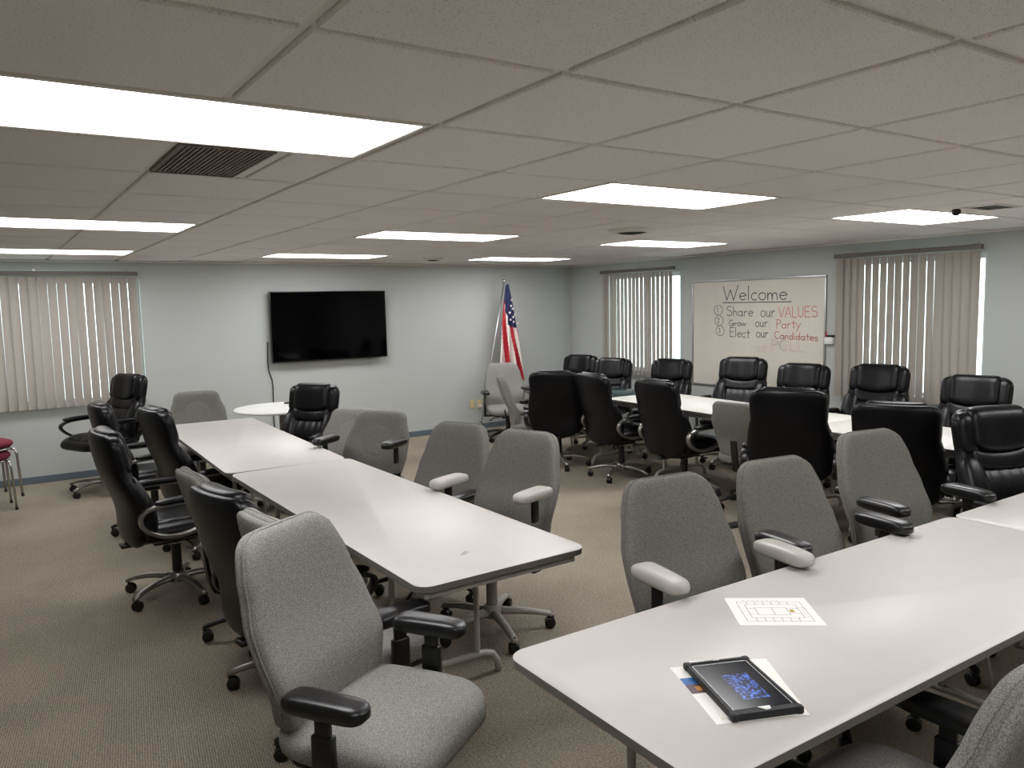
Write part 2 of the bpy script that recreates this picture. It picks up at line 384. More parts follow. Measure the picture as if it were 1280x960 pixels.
# return grille
t = thing('return_grille', 'brown slatted return air grille beside the large ceiling panel', 'vent', ((vx0 + vx1) / 2, GY0 + 2.5 * T, CEIL))
w, d = (vx1 - vx0) / 2, T / 2 - .013
mat('grille_brown', (128, 116, 107), .7); mat('grille_inner', (84, 75, 69), .8)
link('grille_back', MB().box(-w, w, -d, d, .02, .03).mesh('grille_back', 'grille_inner'), t)
sl = MB().box(-.0045, .0045, -d + .012, d - .012, .003, .016).mesh('grille_slat', 'grille_brown')
n = int(2 * w / .0165)
for k in range(n): link('grille_slat', sl, t, (-w + .016 + k * (2 * w - .032) / (n - 1), 0, 0))
m = MB()
for a in ((-w, w, -d, -d + .012), (-w, w, d - .012, d), (-w, -w + .01, -d + .012, d - .012), (w - .01, w, -d + .012, d - .012)): m.box(*a, 0, .02)
link('frame', m.mesh('frame', 'grille_brown'), t)
# round diffusers
def round_diffuser(x, y, r, label):
    t = thing('ceiling_diffuser', label, 'vent', (x, y, CEIL))
    link('outer_ring', MB().lathe([(r, 0), (r * .98, -.01), (r * .74, -.03), (r * .66, -.03), (r * .66, 0)], 32).mesh('ring', 'tbar', auto=50), t)
    link('cone', MB().lathe([(r * .64, -.002), (r * .56, -.03), (r * .4, -.036), (r * .36, -.03), (r * .36, -.002)], 32).mesh('cone', 'dark_void', auto=50), t)
    link('centre_disc', MB().lathe([(r * .3, -.002), (r * .3, -.034), (r * .2, -.04), (.01, -.04)], 24).mesh('disc', 'dark_void', auto=50), t)
round_diffuser(4.03, 4.40, .17, 'large round ceiling air diffuser with dark centre')
round_diffuser(4.19, 7.81, .12, 'small round ceiling diffuser near the television wall')
t = thing('slot_vent', 'slotted ceiling vent with dark gaps near the right window', 'vent', (5.22, 2.44, CEIL), math.radians(0))
m = MB()
for a in ((-.16, .16, -.11, -.09), (-.16, .16, .09, .11), (-.16, -.14, -.09, .09), (.14, .16, -.09, .09)): m.bbox(*a, -.008, -.0005, .002, 1)
link('frame', m.mesh('frame', 'tbar'), t); link('vent_back', MB().box(-.14, .14, -.09, .09, -.002, -.0005).mesh('vent_back', 'dark_void'), t)
sl = MB().add([(-.14, -.012, -.007), (.14, -.012, -.007), (.14, .012, -.002), (-.14, .012, -.002), (-.14, -.012, -.0055), (.14, -.012, -.0055), (.14, .012, -.0005), (-.14, .012, -.0005)], [(0, 1, 2, 3), (7, 6, 5, 4), (0, 4, 5, 1), (1, 5, 6, 2), (2, 6, 7, 3), (3, 7, 4, 0)]).mesh('slat', 'tbar')
for k in range(4): link('slat', sl, t, (0, -.062 + k * .041, 0))
tag(link('ceiling_sensor', MB().lathe([(.02, -.0005), (.028, -.012), (.026, -.03), (.012, -.042), (.004, -.043)], 16).mesh('sensor', 'plastic_black', True), None, (5.13, 2.61, CEIL)), 'small black knob shaped sensor on the ceiling beside the slotted vent', 'sensor')

# ------------------------------------------------------------------ vertical blinds
def blind(name, label, axis, pos, u0, u1, z0, z1, angle, step, off=.075, w=.089):
    """angle(k,n): slat turn in degrees from closed"""
    rz = 0 if axis == 'y' else math.radians(-90)
    loc = ((u0 + u1) / 2, pos - off, 0) if axis == 'y' else (pos - off, (u0 + u1) / 2, 0)
    t = thing(name, label, 'blind', loc, rz); L = u1 - u0
    link('headrail', MB().bbox(-L / 2 - .015, L / 2 + .015, -.022, .022, z1, z1 + .042, .006).mesh('headrail', 'headrail', auto=40), t)
    for s in (-.42, .05, .46):
        link('bracket', MB().bbox(s * L - .012, s * L + .012, -.01, off - .001, z1 + .042, z1 + .05, .002, 1).bbox(s * L - .012, s * L + .012, off - .006, off - .001, z1 + .046, z1 + .075, .002, 1).mesh('bracket', 'alu'), t)
    V = []; F = []; ns = 6; H = z1 - z0 - .012
    for sg in (0, 1):
        for k in range(ns + 1):
            x = -w / 2 + w * k / ns; y = .006 * (1 - (2 * k / ns - 1) ** 2) + sg * .0012
            V += [(x, y, 0), (x, y, H)]
    for sg in (0, 1):
        o = sg * 2 * (ns + 1)
        for k in range(ns): F.append((o + 2 * k, o + 2 * k + 2, o + 2 * k + 3, o + 2 * k + 1))
    e = 2 * (ns + 1)
    for k in range(ns): F.append((2 * k, 2 * k + 2, e + 2 * k + 2, e + 2 * k)); F.append((2 * k + 1, 2 * k + 3, e + 2 * k + 3, e + 2 * k + 1))
    F += [(0, 1, e + 1, e), (2 * ns, 2 * ns + 1, e + 2 * ns + 1, e + 2 * ns)]
    me = MB().add(V, F).mesh('slat', 'slat', auto=60)
    n = int(round((L - w) / step)) + 1
    for k in range(n):
        link('slat', me, t, (-L / 2 + w / 2 + k * (L - w) / (n - 1), 0, z0), (random.uniform(-.003, .003), random.uniform(-.002, .002), math.radians(angle(k, n) + random.uniform(-2.5, 2.5))))
    return t
blind('vertical_blind', 'wide beige vertical blind with closed slats on the television wall', 'y', YB, -.66, 1.335, .745, 2.045, lambda k, n: 25, .081)
blind('vertical_blind', 'vertical blind with half open slats between the corner and the whiteboard', 'x', XR, 6.90, 8.24, .71, 2.045, lambda k, n: -15, .075)
blind('vertical_blind', 'vertical blind right of the whiteboard with several slats turned flat', 'x', XR, 3.345, 4.70, .695, 2.045, lambda k, n: -3 if k > n - 6 else (-21 if k > 3 else -10), .076)

# ------------------------------------------------------------------ television, cable, outlets
t = thing('television', 'large black wall mounted television with a dark glossy screen', 'television', (3.40, YB - .07, 1.465))
w, h = .712, .406
link('body', MB().bbox(-w, w, -.03, .012, -h, h, .006).bbox(-.4, .4, .012, .035, -.3, .2, .01).mesh('body', 'tv_black', auto=40), t)
link('screen', MB().box(-w + .009, w - .009, -.0315, -.0301, -h + .016, h - .009).mesh('screen', 'tv_screen'), t)
link('wall_mount', MB().box(-.22, .22, .035, .0695, -.15, .15).mesh('mount', 'plastic_dark'), t)
pts = [at(336, 430, 1.0)]
cz = [(2.668, 1.30), (2.665, 1.18), (2.66, 1.06), (2.668, .96), (2.70, .86), (2.705, .77), (2.70, .62), (2.695, .45), (2.70, .30)]
tag(link('power_cable', MB().tube([(x, YB - .014, z) for x, z in cz], .006, 6).mesh('cable', 'black_cord', True)), 'thin black cable hanging down the wall below the television', 'cable')
def outlet(x, z, label, plug):
    t = thing('wall_outlet', label, 'outlet', (x, YB, z))
    link('cover_plate', MB().bbox(-.036, .036, -.008, -.0003, -.058, .058, .003).mesh('plate', 'cream_plastic', auto=40), t)
    for s in (-.024, .024): link('socket', MB().bbox(-.016, .016, -.010, -.008, s - .014, s + .014, .0008, 1).mesh('socket', 'brochure_orange' if False else 'cream_plastic'), t)
    if plug: link('plug', MB().bbox(-.02, .02, -.045, -.010, -.045, -.01, .006).mesh('plug', 'white_plastic', auto=40), t)
outlet(5.366, .346, 'cream wall outlet with nothing plugged in', False)
outlet(5.478, .336, 'cream wall outlet with a white plug', True)
t = thing('wall_outlet', 'white wall plate under the blind right of the whiteboard', 'outlet', (XR, 4.64, .69), math.radians(-90))
link('cover_plate', MB().bbox(-.035, .035, -.008, -.0003, -.05, .05, .003).mesh('plate', 'white_plastic', auto=40), t)
link('plug', MB().bbox(-.02, .02, -.04, -.008, -.03, .0, .006).mesh('plug', 'white_plastic', auto=40), t)

# ------------------------------------------------------------------ whiteboard
WB = thing('whiteboard', 'whiteboard with a handwritten welcome list in black and red', 'whiteboard', (XR, 5.745, 1.28), math.radians(-90))
w, h = .89, .60                                      # local x = along wall to the right (towards -Y), -y = into the room
link('board', MB().bbox(-w, w, -.012, -.0005, -h, h, .002, 1).mesh('board', 'whiteboard'), WB)
m = MB()
for a in ((-w - .012, w + .012, h - .006, h + .016), (-w - .012, w + .012, -h - .016, -h + .006), (-w - .012, -w + .006, -h + .006, h - .006), (w - .006, w + .012, -h + .006, h - .006)):
    m.bbox(a[0], a[1], -.020, -.0005, a[2], a[3], .004, 2)
link('frame', m.mesh('frame', 'alu', auto=40), WB)
def arc(cx, cy, rx, ry, a0, a1, n=12): return [(cx + rx * math.cos(math.radians(a0 + (a1 - a0) * k / n)), cy + ry * math.sin(math.radians(a0 + (a1 - a0) * k / n))) for k in range(n + 1)]
G = {
 'W': ([[(0, 1), (.22, 0), (.45, .75), (.66, 0), (.95, 1.08)]], 1.0), 'e': ([[(.03, .27), (.42, .32)] + arc(.24, .27, .2, .25, 15, 320)], .5), 'l': ([[(.08, 1.02), (.08, 0)]], .22),
 'c': ([arc(.24, .26, .2, .25, 50, 310)], .46), 'o': ([arc(.24, .26, .21, .25, 90, 450, 16)], .52),
 'm': ([[(.04, .5), (.04, 0), (.06, .36), (.18, .5), (.28, .4), (.3, 0), (.32, .36), (.44, .5), (.56, .42), (.6, 0)]], .7),
 'S': ([arc(.27, .75, .22, .22, 40, 270, 9) + arc(.27, .27, .24, .26, 90, -150, 9)], .6), 'h': ([[(.06, 1), (.06, 0)], [(.06, .32), (.2, .52), (.34, .42), (.37, 0)]], .48),
 'a': ([arc(.22, .25, .19, .24, 40, 400, 14), [(.41, .5), (.41, .1), (.47, 0)]], .54), 'r': ([[(.06, .5), (.06, 0)], [(.06, .3), (.18, .48), (.34, .46)]], .4),
 'u': ([[(.05, .5), (.06, .12), (.2, 0), (.36, .14), (.38, .5), (.38, .1), (.44, 0)]], .52), 'V': ([[(0, 1), (.26, 0), (.54, 1)]], .58), 'A': ([[(0, 0), (.27, 1), (.54, 0)], [(.1, .36), (.44, .36)]], .6),
 'L': ([[(.05, 1), (.05, 0), (.42, 0)]], .48), 'U': ([[(.05, 1), (.06, .2), (.24, 0), (.44, .2), (.46, 1)]], .56), 'E': ([[(.46, 1), (.05, 1), (.05, 0), (.48, 0)], [(.05, .52), (.4, .52)]], .56),
 'G': ([arc(.3, .5, .27, .48, 50, 350), [(.3, .42), (.57, .42), (.56, .1)]], .66), 'w': ([[(0, .5), (.14, 0), (.28, .42), (.42, 0), (.58, .5)]], .64), 'P': ([[(.06, 0), (.06, 1)], [(.06, 1)] + arc(.1, .74, .34, .25, 80, -90, 8)], .5),
 't': ([[(.18, .85), (.18, .05), (.26, 0)], [(0, .55), (.36, .55)]], .4), 'y': ([[(.02, .5), (.2, .08)], [(.42, .5), (.08, -.4)]], .48), 'C': ([arc(.32, .5, .28, .48, 50, 310)], .62),
 'n': ([[(.05, .5), (.05, 0), (.08, .34), (.22, .5), (.34, .38), (.37, 0)]], .48), 'd': ([arc(.21, .25, .18, .24, 40, 400, 14), [(.4, 1), (.4, 0)]], .52), 'i': ([[(.06, .5), (.06, 0)], [(.06, .7), (.07, .74)]], .2),
 's': ([arc(.18, .38, .14, .13, 40, 270, 7) + arc(.18, .12, .15, .13, 90, -150, 7)], .42), '1': ([[(.1, .8), (.2, 1), (.2, 0)]], .4), '2': ([arc(.22, .74, .2, .24, 160, -30, 8) + [(.02, 0), (.46, 0)]], .5),
 '3': ([arc(.2, .75, .2, .22, 150, -80, 8) + arc(.2, .27, .24, .26, 80, -150, 8)], .5), ' ': ([], .4)}
def ribbon(m, pts, r):
    """flat marker stroke on the board"""
    for k in range(len(pts) - 1):
        a, b = Vector(pts[k]), Vector(pts[k + 1]); d = b - a
        if d.length < 1e-6: continue
        d.normalize(); n = Vector((-d.y, d.x)) * r; a = a - d * r * .6; b = b + d * r * .6
        m.add([(p.x, -.0128, p.y) for p in (a + n, a - n, b - n, b + n)], [(0, 1, 2, 3)])
def word(name, text, x, z, h, mt, width=None, r=.0042, slope=0.0, hs=1.0):
    m = MB(); adv = sum(G[c][1] for c in text); sx = (width / adv) if width else h; cx = 0
    for c in text:
        for st in G[c][0]:
            ribbon(m, [(x + (cx + p[0]) * sx, z + p[1] * h + ((cx + p[0]) * sx) * slope) for p in st], r)
        cx += G[c][1]
    return link(name, m.mesh(name, mt), WB)
# board pixel box: x 867..1033 , y 348..475 ; one pixel about 10.9 mm at left to 10.2 at right
def bp(zx, zy):                                     # zoomed board crop (860..1060, 340..480 at 6.4x) -> board plane
    px, py = 860 + zx / 6.4, 340 + zy / 6.4; d = pixel_ray(px, py); p = Vector((0, 0, CAMZ)) + d * ((XR - .013) / d.x)
    return (-(p.y - 5.745), p.z - 1.28)
def word_px(text, a, b, hpx, mt, r=.0042):          # a,b : crop pixels of the baseline ends
    p, q = bp(*a), bp(*b); top = bp(a[0], a[1] - hpx)
    return word('marker_writing', text, p[0], p[1], top[1] - p[1], mt, q[0] - p[0], r, (q[1] - p[1]) / (q[0] - p[0]))
word_px('Welcome', (283, 228), (800, 222), 110, 'marker_black', .0055)
p, q = bp(278, 246), bp(826, 238); m = MB(); ribbon(m, [p, q], .005); link('marker_writing', m.mesh('underline', 'marker_black'), WB)
for tx, cx, cy in (('1', 243, 305), ('2', 249, 390), ('3', 256, 470)):
    c = bp(cx, cy); m = MB(); ribbon(m, [(c[0] + a, c[1] + b) for a, b in arc(0, 0, .062, .056, 100, 440, 18)], .0035)
    link('marker_writing', m.mesh('ring', 'marker_black'), WB); word('marker_writing', tx, c[0] - .022, c[1] - .026, .055, 'marker_black', r=.0035)
word_px('Share', (308, 350), (525, 355), 78, 'marker_black'); word_px('our', (580, 360), (700, 360), 100, 'marker_black'); word_px('VALUES', (722, 364), (1045, 360), 84, 'marker_red')
word_px('Grow', (328, 432), (468, 430), 48, 'marker_black'); word_px('our', (538, 440), (640, 438), 78, 'marker_black'); word_px('Party', (705, 452), (905, 448), 72, 'marker_red')
word_px('Elect', (332, 516), (498, 528), 74, 'marker_black'); word_px('our', (545, 524), (645, 526), 84, 'marker_black'); word_px('Candidates', (690, 532), (1045, 552), 58, 'marker_red')
word_px('PCLL', (660, 625), (945, 640), 84, 'marker_ghost', .007); word_px('our', (545, 640), (640, 640), 90, 'marker_ghost', .004)
p = bp(650, 460); m = MB(); ribbon(m, [p, (p[0] - .004, p[1] + .12)], .006); link('marker_writing', m.mesh('stroke', 'marker_ghost'), WB)
t = thing('marker_holder', 'clear marker holder with eraser clipped at the whiteboard edge', 'holder', (XR, 4.79, 1.28), math.radians(-90))
link('tray', MB().bbox(-.045, .045, -.05, -.0005, -.08, -.01, .006).mesh('tray', 'white_plastic', auto=40), t)
link('eraser', MB().bbox(-.02, .055, -.045, -.012, -.009, .014, .005).mesh('eraser', 'plastic_dark', auto=40), t)
link('marker', MB().tube([(-.03, -.03, -.05), (-.034, -.03, .05)], .007, 8).mesh('marker', 'flag_red', auto=40), t)

# ------------------------------------------------------------------ flag
FL = thing('flag', 'american flag drooping from a leaning pole in the corner', 'flag', (5.33, 8.75, 0))
top = Vector((5.763 - 5.33, 0, 2.03))
link('pole', MB().tube([(0, 0, .06), top * .97], .0125, 10).mesh('pole', 'alu', True), FL)
link('finial', MB().lathe([(.014, 0), (.022, .008), (.012, .016), (.02, .026), (.027, .045), (.02, .062), (.004, .07)], 14, (top.x * .968, 0, top.z * .968)).mesh('finial', 'chrome', True), FL)
link('stand', MB().lathe([(.15, 0), (.15, .015), (.11, .03), (.035, .05), (.024, .12), (.02, .14)], 24).mesh('stand', 'chrome', auto=40), FL)
NU, NV = 110, 96; V = []; F = []; MI = []
def flag_pt(u, t):
    z = 1.93 - 1.28 * t
    hw = .02 + .20 * t ** .85
    cx = .428 + .03 * t
    y = -.02 - .055 * t * (1 + .3 * math.sin(u * 3)) * math.sin(u * math.pi * 7 + 1.2 * t) - .03 * math.sin(u * math.pi)
    return Vector((cx + (u * 2 - 1) * hw + .008 * t * math.sin(u * 21), y - .04, z))
for j in range(NV + 1):
    for i in range(NU + 1): V.append(flag_pt(i / NU, j / NV))
for j in range(NV):
    for i in range(NU):
        F.append((j * (NU + 1) + i, j * (NU + 1) + i + 1, (j + 1) * (NU + 1) + i + 1, (j + 1) * (NU + 1) + i))
        u, t = (i + .5) / NU, (j + .5) / NV
        lim = .40 + .06 * u if u > .3 else .17 + .5 * u
        if t < lim: MI.append(2)
        else: MI.append(0 if int((u * 1.15 + (t - .4) * -.22 + 2) * 10) % 2 == 0 else 1)
me = MB().add(V, F).mesh('flag_cloth', ['flag_red', 'flag_white', 'flag_blue'], True)
for k, pl in enumerate(me.polygons): pl.material_index = MI[k]
cl = link('flag_cloth', me, FL)
sm = MB().prism([((.022 if k % 2 == 0 else .009) * math.sin(k * math.pi / 5), (.022 if k % 2 == 0 else .009) * math.cos(k * math.pi / 5)) for k in range(10)], -.001, .001).mesh('star', 'flag_white')
for u, t in ((.75, .16), (.55, .22), (.8, .25), (.45, .29), (.86, .31), (.6, .335), (.38, .36), (.72, .385), (.9, .40)):
    p = flag_pt(u, t); p.y -= .035; link('star', sm, cl, p, (math.radians(90), 0, .1))

# ------------------------------------------------------------------ tables
def table(label, cx, cy, rz, L, D, topm, H=.715, legs=(-.62, .62), name='folding_table', edge='table_edge'):
    """long axis = local x"""
    t = thing(name, label, 'table', (cx, cy, 0), rz)
    tp = MB(); P = rrect(L, D, .055)
    Q = rrect(L - .008, D - .008, .051); n = len(P)
    v = [(p[0], p[1], H - .026) for p in P] + [(p[0], p[1], H - .004) for p in P]
    link('edge_band', MB().add(v, [tuple(reversed(range(n)))] + [(k, (k + 1) % n, n + (k + 1) % n, n + k) for k in range(n)] + [tuple(range(n, 2 * n))]).mesh('edge', edge, auto=50), t)
    v = [(p[0], p[1], H - .004) for p in P] + [(p[0], p[1], H) for p in Q]
    link('table_top', MB().add(v, [tuple(range(n, 2 * n))] + [(k, (k + 1) % n, n + (k + 1) % n, n + k) for k in range(n)]).mesh('top', topm, auto=60), t)
    a = MB(); x, y = L / 2 - .035, D / 2 - .035
    for b in ((-x, x, -y, -y + .02), (-x, x, y - .02, y), (-x, -x + .02, -y + .02, y - .02), (x - .02, x, -y + .02, y - .02)): a.bbox(*b, H - .062, H - .0262, .003, 1)
    link('apron', a.mesh('apron', 'table_metal'), t)
    for lx in legs:
        f = [(lx, -.315, .004), (lx, -.31, .05), (lx, -.285, .09), (lx, -.24, .105)] + [(lx, q, .108) for q in (-.12, 0, .12)] + [(lx, .24, .105), (lx, .285, .09), (lx, .31, .05), (lx, .315, .004)]
        g = link('leg_frame', MB().tube(f, .016, 10).mesh('leg_frame', 'table_metal', True), t)
        for s in (-.205, .205): link('post', MB().tube([(lx, s, .11), (lx, s, H - .03)], .0135, 10).mesh('post', 'table_metal', auto=50), g)
        link('brace', MB().tube([(lx, 0, .115), (lx * .75, 0, H - .03)], .008, 6).mesh('brace', 'table_metal', True), g)
        link('cross_rail', MB().bbox(lx - .012, lx + .012, -.3, .3, H - .06, H - .03, .003, 1).mesh('rail', 'table_metal'), g)
    return t
R = math.radians
table('long grey topped table with a small paper scrap, ending by the swivelled grey chair', 1.519, 3.52, R(90.8), 2.36, .742, 'table_top', legs=(-.6, .86))
table('long grey topped table between the round table and its twin with the scrap', 1.52, 5.898, R(88.5), 2.36, .742, 'table_top')
table('grey topped table carrying the tablet and the printed sheets', 2.268, 1.362, R(-.6), 2.30, .742, 'table_top', legs=(-.84, .8))
table('empty grey topped table butted against the one with the tablet', 4.575, 1.352, R(.2), 2.30, .742, 'table_top')
BR = R(90 - 2.8)
bd = Vector((math.cos(BR), math.sin(BR), 0)); bn = Vector((-bd.y, bd.x, 0))
B0 = Vector((4.995, 5.86, 0)) - bn * .385                # far end centre
c = B0 - bd * 1.16; table('white topped table in front of the whiteboard', c.x, c.y, BR, 2.30, .77, 'white_top', .735, legs=(-1.0, .5))
c = B0 - bd * 3.20; table('white topped table under the blind right of the whiteboard', c.x, c.y, BR, 1.75, .77, 'white_top', .735, legs=(-.5, .5))
c = B0 + bd * .80; table('dark teal topped table at the corner end of the white tables', c.x, c.y, BR, 1.55, .80, 'teal_top',   .725, legs=(-.5, 0.02), edge='plastic_dark')
# round table
RT = thing('round_table', 'small white round pedestal table below the television', 'table', (2.37, 7.62, 0))
link('table_top', MB().lathe([(.44, .69), (.455, .694), (.46, .703), (.455, .712), (.44, .715)], 48).mesh('top', 'white_plastic', auto=60), RT)
link('column', MB().lathe([(.045, .03), (.04, .06), (.035, .66), (.09, .675), (.09, .6895)], 20).mesh('col', 'base_grey', auto=50), RT)
link('base_plate', MB().lathe([(.27, 0), (.27, .012), (.2, .024), (.06, .03)], 36).mesh('base', 'base_grey', auto=50), RT)
t = thing('remote_control', 'small black remote on the white round table', 'remote', (2.53, 7.86, .7153), R(20))
link('body', MB().bbox(-.07, .07, -.02, .02, 0, .018, .006).mesh('body', 'plastic_black', auto=40), t)
bt = MB().lathe([(.005, 0), (.005, .0015), (.003, .002)], 8).mesh('button', 'plastic_grey', auto=40)
for k in range(5): link('button', bt, t, (-.05 + k * .024, 0, .018))

# ------------------------------------------------------------------ things on the near table
def quad_sheet(name, label, cat, pts, z, h=.0006):
    c = sum((Vector((p[0], p[1])) for p in pts), Vector((0, 0))) / 4
    o = thing(name, label, cat, (c.x, c.y, z))
    link('sheet', MB().prism([(p[0] - c.x, p[1] - c.y) for p in pts], 0, h).mesh('sheet', 'paper'), o)
    return o, c
PZ = .7152
def rect_from(p0, p1, d):                              # near edge p0->p1 , depth d to its left
    a, b = Vector(p0), Vector(p1); e = (b - a).normalized(); n = Vector((-e.y, e.x))
    return [a, b, b + n * d, a + n * d]
pl_pts = rect_from(at(925, 782, PZ).xy, at(1034, 782, PZ).xy, .216)
pl, c = quad_sheet('floor_plan_sheet', 'white sheet printed with a floor plan lying flat on the table', 'paper', pl_pts, PZ)
e = (pl_pts[1] - pl_pts[0]).normalized(); n = Vector((-e.y, e.x)); LX = (pl_pts[1] - pl_pts[0]).length
m = MB(); my = MB()
def seg(mm, x0, y0, x1, y1, r=.0007):
    a = pl_pts[0] + e * x0 * LX + n * y0 * .216 - c; b = pl_pts[0] + e * x1 * LX + n * y1 * .216 - c
    d = (b - a).normalized(); k = Vector((-d.y, d.x)) * r
    mm.add([(q.x, q.y, .0008) for q in (a - k, b - k, b + k, a + k)], [(0, 1, 2, 3)])
def rct(mm, x0, y0, x1, y1):
    seg(mm, x0, y0, x1, y0); seg(mm, x1, y0, x1, y1); seg(mm, x1, y1, x0, y1); seg(mm, x0, y1, x0, y0)
rct(m, .12, .14, .9, .84); rct(m, .2, .26, .82, .74); rct(m, .3, .36, .5, .62); rct(m, .5, .36, .68, .62); rct(m, .2, .4, .3, .6); rct(m, .68, .42, .82, .6)
for k in range(6): seg(m, .24 + k * .1, .74, .24 + k * .1, .84); seg(m, .24 + k * .1, .14, .24 + k * .1, .26)
for k in range(5): seg(m, .84, .3 + k * .08, .89, .3 + k * .08)
for k in range(8): seg(m, .2 + k * .06, .9, .235 + k * .06, .9)
for k in range(8): seg(my, .70, .46 + k * .012, .75, .46 + k * .012, .0013)
link('printed_plan', m.mesh('plan', 'ink'), pl); link('printed_block', my.mesh('plan_block', 'ink_yellow'), pl)
# brochure sheets and tablet
b_pts = rect_from(at(896, 906, PZ).xy, at(1004, 893, PZ).xy, .285)
e0 = (b_pts[1] - b_pts[0]).normalized(); n0 = Vector((-e0.y, e0.x))
br, c = quad_sheet('brochure', 'brochure with blue and orange printed bands under the tablet', 'brochure', b_pts, PZ)
Lb = (b_pts[1] - b_pts[0]).length
def band(mt, x0, x1, y0, y1):
    P = [b_pts[0] + e0 * x * Lb + n0 * y * .285 - c for x, y in ((x0, y0), (x1, y0), (x1, y1), (x0, y1))]
    link('printed_band', MB().prism([(p.x, p.y) for p in P], .0006, .0008).mesh('band', mt), br)
band('brochure_blue', .005, .97, .66, .78); band('brochure_maroon', .005, .97, .5, .66)
P = [b_pts[0] + e0 * x * Lb + n0 * y * .285 - c for x, y in ((.10, .54), (.9, .54), (.9, .62), (.10, .62))]
link('printed_band', MB().prism([(p.x, p.y) for p in P], .0008, .001).mesh('band', 'brochure_orange'), br)
s_pts = [at(855, 829, PZ).xy, at(935, 812, PZ).xy, at(1008, 893, PZ).xy, at(920, 903, PZ).xy]
rot = 0.10; s0 = rect_from(b_pts[0] + e0 * .02 + n0 * .02, b_pts[1] + e0 * .012 + n0 * (.02 - .03), .29)
sh, c2 = quad_sheet('paper_sheet', 'plain white sheet between the brochure and the tablet', 'paper', s0, PZ + .0012)
tz = PZ + .0022
p0, p1, p2, p3 = at(914, 902, tz + .01).xy, at(999, 884, tz + .01).xy, at(936, 825, tz + .01).xy, at(858, 829, tz + .01).xy
tc = (p0 + p1 + p2 + p3) / 4; ax = ((p1 - p0) + (p2 - p3)).normalized(); ang = math.atan2(ax.y, ax.x)
tw = ((p1 - p0).length + (p2 - p3).length) / 4; tl = ((p3 - p0).length + (p2 - p1).length) / 4
TB = thing('tablet', 'tablet in a thick black rugged case showing a blue aerial picture', 'tablet', (tc.x, tc.y, tz), ang)
cs = MB()
for k, (z0, z1, g) in enumerate(((0, .016, 0),)):
    n_ = 6; P0 = rrect(2 * tw, 2 * tl, .014, n_); P1 = rrect(2 * tw - .004, 2 * tl - .004, .012, n_); N = len(P0)
    v = [(p[0] * .985, p[1] * .985, 0) for p in P0] + [(p[0], p[1], .004) for p in P0] + [(p[0], p[1], .013) for p in P0] + [(p[0], p[1], .017) for p in P1] + [(p[0] * .93, p[1] * .945, .017) for p in P1] + [(p[0] * .925, p[1] * .94, .0145) for p in P1]
    f = [tuple(reversed(range(N)))] + [(r * N + k, r * N + (k + 1) % N, (r + 1) * N + (k + 1) % N, (r + 1) * N + k) for r in range(5) for k in range(N)] + [tuple(5 * N + k for k in range(N))]
    cs.add(v, f)
ca = link('case', cs.mesh('case', 'plastic_dark', auto=40), TB)
for sx in (-1, 1):
    for sy in (-1, 1): link('corner_bumper', MB().bbox(sx * tw - .009 - sx * .006, sx * tw + .009 - sx * .006, sy * tl - .010 - sy * .007, sy * tl + .010 - sy * .007, .0002, .0182, .004).mesh('bumper', 'plastic_dark', auto=40), ca)
scr = link('screen', MB().box(-tw * .84, tw * .84, -tl * .82, tl * .84, .0146, .0152).mesh('screen', 'tablet_screen'), TB)
m = MB()
for a in ((-tw * .855, tw * .855, tl * .84, tl * .85), (-tw * .855, -tw * .84, -tl * .82, tl * .84), (tw * .84, tw * .855, -tl * .82, tl * .84)): m.box(*a, .0146, .0158)
link('screen_border', m.mesh('border', 'white_plastic'), TB)
link('home_sticker', MB().prism([(-.016, -tl * .83), (.016, -tl * .83), (.012, -tl * .93), (.0, -tl * .95)], .0171, .0175).mesh('sticker', 'white_plastic'), TB)
link('speaker_slot', MB().box(-.008, .008, tl * .955, tl * .965, .0171, .0175).mesh('slot', 'white_plastic'), TB)
p, q = at(575, 694, .715), at(587, 689, .715); d = q - p
tag(link('paper_scrap', MB().add([(0, 0, .0003), (d.x * .5, d.y * .5 - .012, .002), (d.x, d.y, .0003), (d.x * .5, d.y * .5 + .006, .007), (0, 0, .0006), (d.x * .5, d.y * .5 - .012, .0024), (d.x, d.y, .0006), (d.x * .5, d.y * .5 + .006, .0074)], [(0, 1, 2, 3), (7, 6, 5, 4), (0, 4, 5, 1), (1, 5, 6, 2), (2, 6, 7, 3), (3, 7, 4, 0)]).mesh('scrap', 'plastic_grey'), None, p), 'tiny twisted paper scrap on the long grey table', 'scrap')
FB = thing('floor_box', 'dark metal floor box plate set in the carpet', 'floor box', (4.515, 3.83, 0), R(-10))
link('plate', MB().bbox(-.11, .11, -.06, .06, .0003, .008, .002, 1).mesh('plate', 'plastic_dark'), FB)
link('lid', MB().bbox(-.08, .08, -.04, .04, .008, .011, .001, 1).mesh('lid', 'plastic_dark'), FB)

